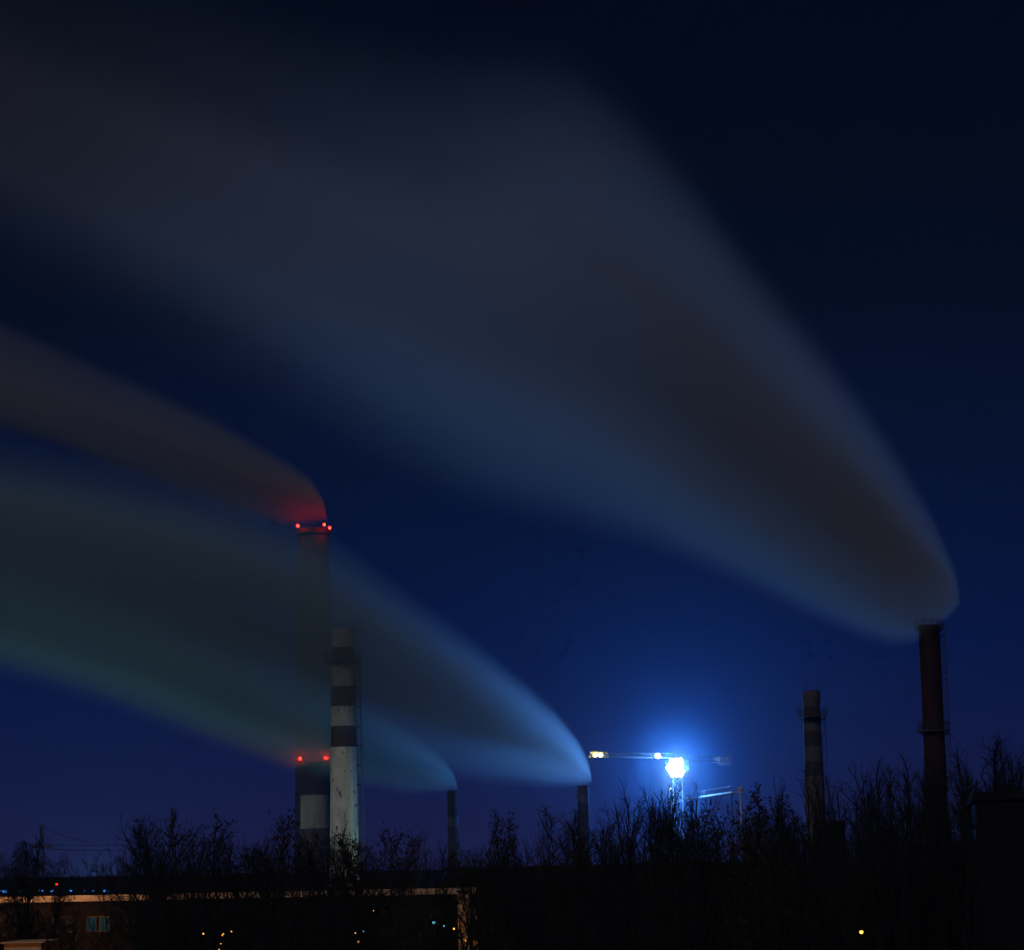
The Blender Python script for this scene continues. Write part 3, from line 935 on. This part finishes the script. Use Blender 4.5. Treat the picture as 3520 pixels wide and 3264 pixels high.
OUT_ = 0
OUT = [(-150, 2890), (0, 2890), (60, 2880), (120, 2890), (200, 2940), (300, 2925), (400, 2895), (480, 2840), (620, 2800), (720, 2810), (800, 2865), (900, 2845), (1000, 2872), (1100, 2850), (1230, 2825), (1400, 2850), (1470, 2825), (1600, 2865),
       (1700, 2850), (1790, 2875), (1860, 2780), (1950, 2735), (2050, 2730), (2200, 2650), (2350, 2680), (2500, 2720), (2650, 2730), (2780, 2745), (2850, 2720), (2950, 2610), (3100, 2590), (3250, 2600), (3400, 2530), (3700, 2530)]
ox_, oy_ = zip(*OUT)
ZONES = [(-300, 480, 'bare tree in the low thicket along the left hall', 'trees in the left thicket'),
         (480, 1010, 'bare tree in the dark mass left of the two-tone chimney', 'trees left of the chimneys'),
         (1010, 1560, 'low bare tree in the thicket under the pale banded chimney', 'trees under the pale chimney'),
         (1560, 2060, 'bare tree in the thicket between the small smoking stacks', 'trees between the small stacks'),
         (2060, 2500, 'bare tree of the blue-lit group round the crane mast', 'trees around the crane'),
         (2500, 2840, 'bare tree in the dark group left of the brick chimney', 'trees left of the brick chimney'),
         (2840, 3800, 'bare tree in the dense stand at the right', 'trees in the right-hand stand')]
filler = []
for (d0, d1, n_, drop0, drop1) in ((136, 150, 18, 110, 300), (156, 170, 30, 25, 150), (173, 185, 38, 0, 90), (229, 248, 52, -5, 80)):
    for i in range(n_):
        px = -120 + (3760 * (i + trng.uniform(.15, .85))) / n_
        D_ = trng.uniform(d0, d1)
        if 1500 < px < 1660 and d1 > 170 and D_ < 225: continue
        if px > 3330 and D_ < 150: D_ = 152
        if 2080 < px < 2480 and D_ < 200 and trng.random() < .5: continue
        if px < 470 and (D_ < 152 or (D_ < 200 and trng.random() < .35)): continue
        dp = trng.uniform(drop0, drop1)
        if px > 1780:
            if D_ > 225: dp += 90                      # behind: only a low fringe, so that the sky shows between the nearer crowns
            elif D_ > 171 and trng.random() < .25: continue
            elif D_ < 171: dp = dp * .8 if px < 2850 else dp * .55
        pt = np.interp(px, ox_, oy_) + dp * .8
        st_ = trng.choice(('upright', 'spread', 'spread', 'spread', 'leafy') if px < 2100 else ('upright', 'upright', 'spread', 'upright', 'poplar' if px > 2800 else 'spread'))
        if px < 210: st_ = 'birch'
        if 2480 < px < 2720 and trng.random() < .6: st_ = 'leafy'
        zz_l = next(z for z in ZONES if z[0] <= px < z[1])
        filler.append((px, float(pt), st_, plant(px, float(pt), D_, st_, zz_l[2], zz_l[3], trng.uniform(.6, .9))))


for a0, a1, lab, gr in ZONES:
    m_ = [f for f in filler if f[3]['group'] == gr]
    if len(m_) < 4: continue
    m_.sort(key=lambda f: f[0])
    tail = lab.replace('low bare tree', '').replace('bare tree', '').strip()
    m_[0][3]['label'] = 'bare tree at the left end ' + tail
    m_[-1][3]['label'] = 'bare tree at the right end ' + tail
    rest = sorted(m_[1:-1], key=lambda f: f[1])
    rest[0][3]['label'] = 'highest-reaching bare tree ' + tail
    lv = [f for f in rest[1:] if f[2] == 'leafy']
    for f in lv: f[3]['label'] = 'tree still holding dry leaves ' + tail
    bi = [f for f in rest[1:] if f[2] == 'birch']
    for f in bi: f[3]['label'] = 'weeping birch ' + tail
# the brick chimney's foot stands behind these
for px, pt, dd in ((2770, 2830, 160), (2830, 2850, 166), (2880, 2800, 158), (2805, 2900, 148), (2700, 2840, 150), (2950, 2830, 164)):
    plant(px, pt, dd, 'upright', 'bare tree in front of the foot of the brick banded chimney', 'trees before the brick chimney', .85)

# ------------------------------------------------------------------ smoke
def fcurve(nt, pts):
    n = nt.nodes.new('ShaderNodeFloatCurve')
    c = n.mapping.curves[0]
    n.mapping.use_clip = False
    pts = sorted(pts)
    while len(c.points) < len(pts): c.points.new(.5, .5)
    for p, (x, y) in zip(c.points, pts):
        p.location = (x, y); p.handle_type = 'VECTOR'
    n.mapping.update()
    return n


def plume(name, depth, upper, lower, width, tau, prof, far, colour, label, steprate=1.0, streak=.42, aniso=.25, seed=0.0, extra=30.0, back=0.0):
    up = sorted([(P(x, y, depth).x, P(x, y, depth).z) for x, y in upper])
    lo = sorted([(P(x, y, depth).x, P(x, y, depth).z) for x, y in lower])
    xr = up[-1][0]
    xl = up[0][0] - extra
    # carry the edges on past the frame with their last slope
    for e in (up, lo):
        sl = (e[1][1] - e[0][1]) / (e[1][0] - e[0][0])
        e.insert(0, (xl, e[0][1] + sl * (xl - e[0][0])))
    L = xr - xl
    N = 40
    S = [i / N for i in range(N + 1)]
    X = [xr - L * s * s for s in S]
    ux, uz = zip(*up); lx, lz = zip(*lo)
    ZU = np.interp(X, ux, uz); ZL = np.interp(X, lx, lz)
    ZL = np.minimum(ZL, ZU - .05)
    zmin, zmax = float(ZL.min()), float(ZU.max())
    wS, wV = zip(*width); tS, tV = zip(*tau)
    Wd = np.interp(S, wS, wV)
    Dn = np.interp(S, tS, tV) / (Wd * 4 / 3)
    dmax = float(Dn.max())
    wmax = float(Wd.max())
    ox, oz = xr, zmin
    m = bpy.data.materials.new(name)
    m.use_nodes = True
    nt = m.node_tree; n, l = nt.nodes, nt.links
    n.clear()
    out = n.new('ShaderNodeOutputMaterial'); pv = n.new('ShaderNodeVolumePrincipled')
    tc = n.new('ShaderNodeTexCoord'); sp = n.new('ShaderNodeSeparateXYZ')
    l.new(tc.outputs['Object'], sp.inputs[0])

    def mth(op, a, b=None, c=None, clamp=False):
        k = n.new('ShaderNodeMath'); k.operation = op; k.use_clamp = clamp
        for i, v in enumerate((a, b, c)):
            if v is None: continue
            if isinstance(v, (int, float)): k.inputs[i].default_value = v
            else: l.new(v, k.inputs[i])
        return k.outputs[0]
    u = mth('MULTIPLY', sp.outputs['X'], -1.0 / L, clamp=True)
    s = mth('SQRT', u)

    def cv(vals):
        k = fcurve(nt, list(zip(S, [float(v) for v in vals])))
        l.new(s, k.inputs['Value'])
        return k.outputs[0]
    H = zmax - zmin
    zu, zl_ = cv((ZU - zmin) / H), cv((ZL - zmin) / H)
    zn = mth('MULTIPLY', sp.outputs['Z'], 1.0 / H)
    t = mth('DIVIDE', mth('SUBTRACT', zn, zl_), mth('SUBTRACT', zu, zl_))
    kp = fcurve(nt, prof); l.new(t, kp.inputs['Value'])
    kf = fcurve(nt, far); l.new(t, kf.inputs['Value'])
    mxp = n.new('ShaderNodeMix'); l.new(mth('MULTIPLY', s, 1.25, clamp=True), mxp.inputs[0]); l.new(kp.outputs[0], mxp.inputs[2]); l.new(kf.outputs[0], mxp.inputs[3])
    inside = mth('MULTIPLY', mth('GREATER_THAN', t, 0.0), mth('LESS_THAN', t, 1.0))
    wv = cv(Wd / wmax)
    yy = mth('DIVIDE', mth('MULTIPLY', sp.outputs['Y'], 1.0 / wmax), wv)
    fy = mth('SUBTRACT', 1.0, mth('MULTIPLY', yy, yy), clamp=True)
    d = mth('MULTIPLY', mth('MULTIPLY', cv(Dn / dmax), mxp.outputs[0]), mth('MULTIPLY', fy, inside))
    if streak:
        cb = n.new('ShaderNodeCombineXYZ')
        l.new(mth('MULTIPLY_ADD', s, 1.6, seed), cb.inputs[0]); l.new(mth('MULTIPLY', t, 5.0), cb.inputs[1]); l.new(mth('MULTIPLY', yy, 1.2), cb.inputs[2])
        nz = n.new('ShaderNodeTexNoise'); nz.inputs['Scale'].default_value = 1.0; nz.inputs['Detail'].default_value = 1.5
        l.new(cb.outputs[0], nz.inputs['Vector'])
        mr = n.new('ShaderNodeMapRange'); mr.inputs['From Min'].default_value = .3; mr.inputs['From Max'].default_value = .7
        mr.inputs['To Min'].default_value = 1 - streak; mr.inputs['To Max'].default_value = 1 + streak
        l.new(nz.outputs['Fac'], mr.inputs['Value'])
        d = mth('MULTIPLY', d, mr.outputs[0])
    d = mth('MULTIPLY', d, dmax)
    l.new(d, pv.inputs['Density'])
    pv.inputs['Color'].default_value = (*colour, 1)
    pv.inputs['Anisotropy'].default_value = aniso
    l.new(pv.outputs[0], out.inputs['Volume'])
    m.cycles.volume_step_rate = steprate
    # hull
    b = MB()
    st = [0, .04, .08, .12, .17, .22, .28, .35, .42, .5, .58, .66, .75, .84, .92, 1.0]
    K = 8
    Sx = np.array(S)
    vs = []
    for q in st:
        zu_ = float(np.interp(q, Sx, ZU)) ; zl2 = float(np.interp(q, Sx, ZL)); w_ = float(np.interp(q, Sx, Wd))
        x = xr - L * q * q
        # widen a little so that the curved edges between stations stay inside
        pad = .06 * (zu_ - zl2) + .15
        zc, hz = (zu_ + zl2) / 2, (zu_ - zl2) / 2 + pad
        for k in range(K):
            a = 2 * math.pi * (k + .5) / K
            cy_, cz_ = max(-1, min(1, 1.3 * math.cos(a))), max(-1, min(1, 1.3 * math.sin(a)))
            vs.append((x - ox, cy_ * w_ * 1.02, zc + cz_ * hz - oz))
    fs = []
    for i in range(len(st) - 1):
        for k in range(K):
            k2 = (k + 1) % K
            fs.append((i * K + k, i * K + k2, (i + 1) * K + k2, (i + 1) * K + k))
    fs.append(tuple(range(K))[::-1]); fs.append(tuple(range((len(st) - 1) * K, len(st) * K)))
    b.poly(vs, fs)
    o = b.build('smoke_plume', m, loc=(ox, depth + back, oz), fix=True)
    tag(o, label, 'smoke plume', 'smoke plumes drifting left', 'thing')
    return o


SMOOTH = [(0, 0), (.04, .10), (.09, .42), (.15, .85), (.22, 1.0), (.35, .92), (.5, .72), (.65, .40), (.8, .15), (.92, .035), (1, 0)]
SMOOTH_F = [(0, 0), (.1, .10), (.2, .36), (.3, .78), (.4, 1), (.5, .82), (.65, .42), (.8, .14), (.92, .03), (1, 0)]
BELL = [(0, 0), (.05, .08), (.12, .35), (.24, .85), (.4, 1.0), (.6, .95), (.76, .7), (.88, .3), (.95, .09), (1, 0)]
SHARP = [(0, 0), (.06, .05), (.16, .24), (.28, .6), (.44, .95), (.56, 1.0), (.67, .88), (.77, .55), (.86, .24), (.94, .06), (1, 0)]
BROAD_F = [(0, 0), (.08, .06), (.2, .36), (.33, .8), (.45, 1), (.58, .85), (.72, .45), (.86, .13), (1, 0)]
TALL_F = [(0, 0), (.06, .2), (.15, .8), (.25, 1), (.4, .85), (.6, .6), (.75, .38), (.9, .12), (1, 0)]
plume('smoke_right', 283,
      [(3300, 2060), (3290, 1965), (3240, 1840), (3200, 1745), (3100, 1570), (3000, 1410), (2800, 1130), (2600, 880), (2400, 600), (2200, 360), (2000, 160), (1800, 110), (1500, 110), (1000, 20), (500, -150), (0, -330)],
      [(3300, 2080), (3260, 2125), (3220, 2165), (3170, 2205), (3130, 2222), (3080, 2225), (3000, 2208), (2800, 2130), (2600, 2035), (2400, 1950), (2200, 1880), (2000, 1830), (1800, 1790), (1600, 1740), (1400, 1660), (1200, 1560), (1000, 1450), (800, 1350), (500, 1220), (200, 1080), (0, 990)],
      [(0, 1.0), (.12, 2.2), (.3, 6), (.6, 14), (1, 24)], [(0, 0), (.04, .4), (.09, 2.4), (.25, 4.2), (.45, 3.6), (.65, 1.5), (.85, .5), (1, .3)],
      SMOOTH, SMOOTH_F, (.90, .80, .74), 'largest smoke plume, fanning up and left from the rusty chimney at the far right', .45, seed=1.0)
plume('smoke_tall', 1190,
      [(1124, 1785), (1115, 1715), (1071, 1640), (1000, 1582), (883, 1514), (733, 1428), (530, 1330), (353, 1255), (200, 1185), (0, 1095)],
      [(1124, 1792), (1090, 1802), (1050, 1810), (972, 1812), (883, 1786), (707, 1732), (442, 1636), (177, 1540), (0, 1496)],
      [(0, 12), (.2, 14), (.5, 22), (1, 34)], [(0, 0), (.04, 1.6), (.2, 2.8), (.5, 2.4), (1, 1.8)],
      SHARP, TALL_F, (.84, .85, .95), 'brownish smoke plume streaming left from the tallest, red-lit chimney', .5, seed=4.0)
plume('smoke_blue', 480,
      [(2034, 2680), (2028, 2632), (2014, 2585), (1985, 2530), (1911, 2435), (1803, 2335), (1695, 2245), (1600, 2165), (1479, 2075), (1343, 1975), (1235, 1890), (1100, 1800), (900, 1710), (700, 1650), (400, 1570), (0, 1490)],
      [(2034, 2692), (2000, 2706), (1900, 2712), (1800, 2708), (1600, 2696), (1400, 2660), (1200, 2590), (1000, 2520), (800, 2440), (500, 2320), (0, 2150)],
      [(0, 1.2), (.15, 3), (.35, 7), (.7, 13), (1, 18)], [(0, 0), (.05, .6), (.12, 1.3), (.35, 2.1), (.7, 2.3), (1, 1.1)],
      SHARP, BROAD_F, (.66, .84, .90), 'smoke plume rising blue-lit from the small stack beside the crane', .45, seed=7.0)
plume('smoke_mid', 492,
      [(1572, 2700), (1562, 2655), (1530, 2605), (1480, 2555), (1400, 2495), (1300, 2425), (1100, 2295), (900, 2190), (700, 2100), (400, 1980), (0, 1850)],
      [(1572, 2712), (1500, 2726), (1400, 2732), (1300, 2722), (1200, 2705), (1100, 2680), (1000, 2650), (800, 2590), (600, 2520), (400, 2450), (200, 2390), (0, 2340)],
      [(0, 1.1), (.2, 3), (.5, 8), (1, 15)], [(0, 0), (.05, .7), (.2, 1.2), (.5, 1.6), (1, 1.4)],
      BELL, BROAD_F, (.66, .86, .84), 'greenish smoke plume from the small stack nearer the pale banded chimney', .45, seed=11.0)
plume('smoke_far', 1000,
      [(1140, 2580), (1110, 2500), (1050, 2420), (950, 2330), (800, 2240), (500, 2120), (0, 1950)],
      [(1140, 2632), (1100, 2650), (1030, 2670), (980, 2660), (900, 2635), (700, 2565), (500, 2485), (300, 2410), (0, 2320)],
      [(0, 12), (.3, 13), (1, 24)], [(0, .9), (.1, 1.6), (.3, 1.1), (1, .5)],
      BELL, BROAD_F, (.74, .82, .80), 'faint smoke plume off the squat two-tone chimney with two red lights', .6, seed=15.0)

# mist added around the crane floodlight to give its glare: a thin wide ball, a dense core
def glare_mist_ball(centre, R_, terms, rate, tint=(.9, .92, .95)):
    m = bpy.data.materials.new('lamp_glare_mist'); m.use_nodes = True
    n, l = m.node_tree.nodes, m.node_tree.links; n.clear()
    out = n.new('ShaderNodeOutputMaterial'); pv = n.new('ShaderNodeVolumePrincipled'); tc = n.new('ShaderNodeTexCoord')
    vl = n.new('ShaderNodeVectorMath'); vl.operation = 'LENGTH'; l.new(tc.outputs['Object'], vl.inputs[0])
    acc = None
    for d0, r0_ in terms:
        a = n.new('ShaderNodeMath'); a.operation = 'MULTIPLY'; a.inputs[1].default_value = -1.0 / r0_; l.new(vl.outputs['Value'], a.inputs[0])
        e = n.new('ShaderNodeMath'); e.operation = 'EXPONENT'; l.new(a.outputs[0], e.inputs[0])
        k = n.new('ShaderNodeMath'); k.operation = 'MULTIPLY_ADD'; k.inputs[1].default_value = d0; l.new(e.outputs[0], k.inputs[0])
        if acc is None: k.inputs[2].default_value = 0
        else: l.new(acc, k.inputs[2])
        acc = k.outputs[0]
    fr = n.new('ShaderNodeMapRange'); fr.interpolation_type = 'SMOOTHSTEP'
    fr.inputs['From Min'].default_value = R_ * .6; fr.inputs['From Max'].default_value = R_ * .97; fr.inputs['To Min'].default_value = 1; fr.inputs['To Max'].default_value = 0
    l.new(vl.outputs['Value'], fr.inputs['Value'])
    k = n.new('ShaderNodeMath'); k.operation = 'MULTIPLY'; l.new(acc, k.inputs[0]); l.new(fr.outputs[0], k.inputs[1])
    l.new(k.outputs[0], pv.inputs['Density'])
    pv.inputs['Color'].default_value = (*tint, 1)
    l.new(pv.outputs[0], out.inputs['Volume'])
    m.cycles.volume_step_rate = rate
    b = MB()
    b.rings([(R_ * math.sin(math.pi * i / 12) + .01, -R_ * math.cos(math.pi * i / 12)) for i in range(13)], 24)
    b.v = [(x, y, max(z, -centre.z + .5)) for x, y, z in b.v]
    tag(b.build('glare_mist', m, loc=centre, fix=True), kind='stuff')


lamp_c = mast + lc + Vector((0, -1.3, .45))
glare_mist_ball(lamp_c, 90, [(2.4e-3, 26.0)], .6, (.30, .55, 1.0))
glare_mist_ball(lamp_c, 16, [(9.0e-2, 1.5), (8.0e-3, 3.6)], .22, (.75, .88, 1.0))

# ------------------------------------------------------------------ haze
m = bpy.data.materials.new('haze_air'); m.use_nodes = True
n, l = m.node_tree.nodes, m.node_tree.links; n.clear()
out = n.new('ShaderNodeOutputMaterial'); pv = n.new('ShaderNodeVolumePrincipled')
pv.inputs['Color'].default_value = (.18, .42, 1.0, 1); pv.inputs['Density'].default_value = HAZE
l.new(pv.outputs[0], out.inputs['Volume'])
b = MB(); b.box((-1000, -60, -1), (1000, 1700, 330))
tag(b.build('haze', m), kind='stuff')
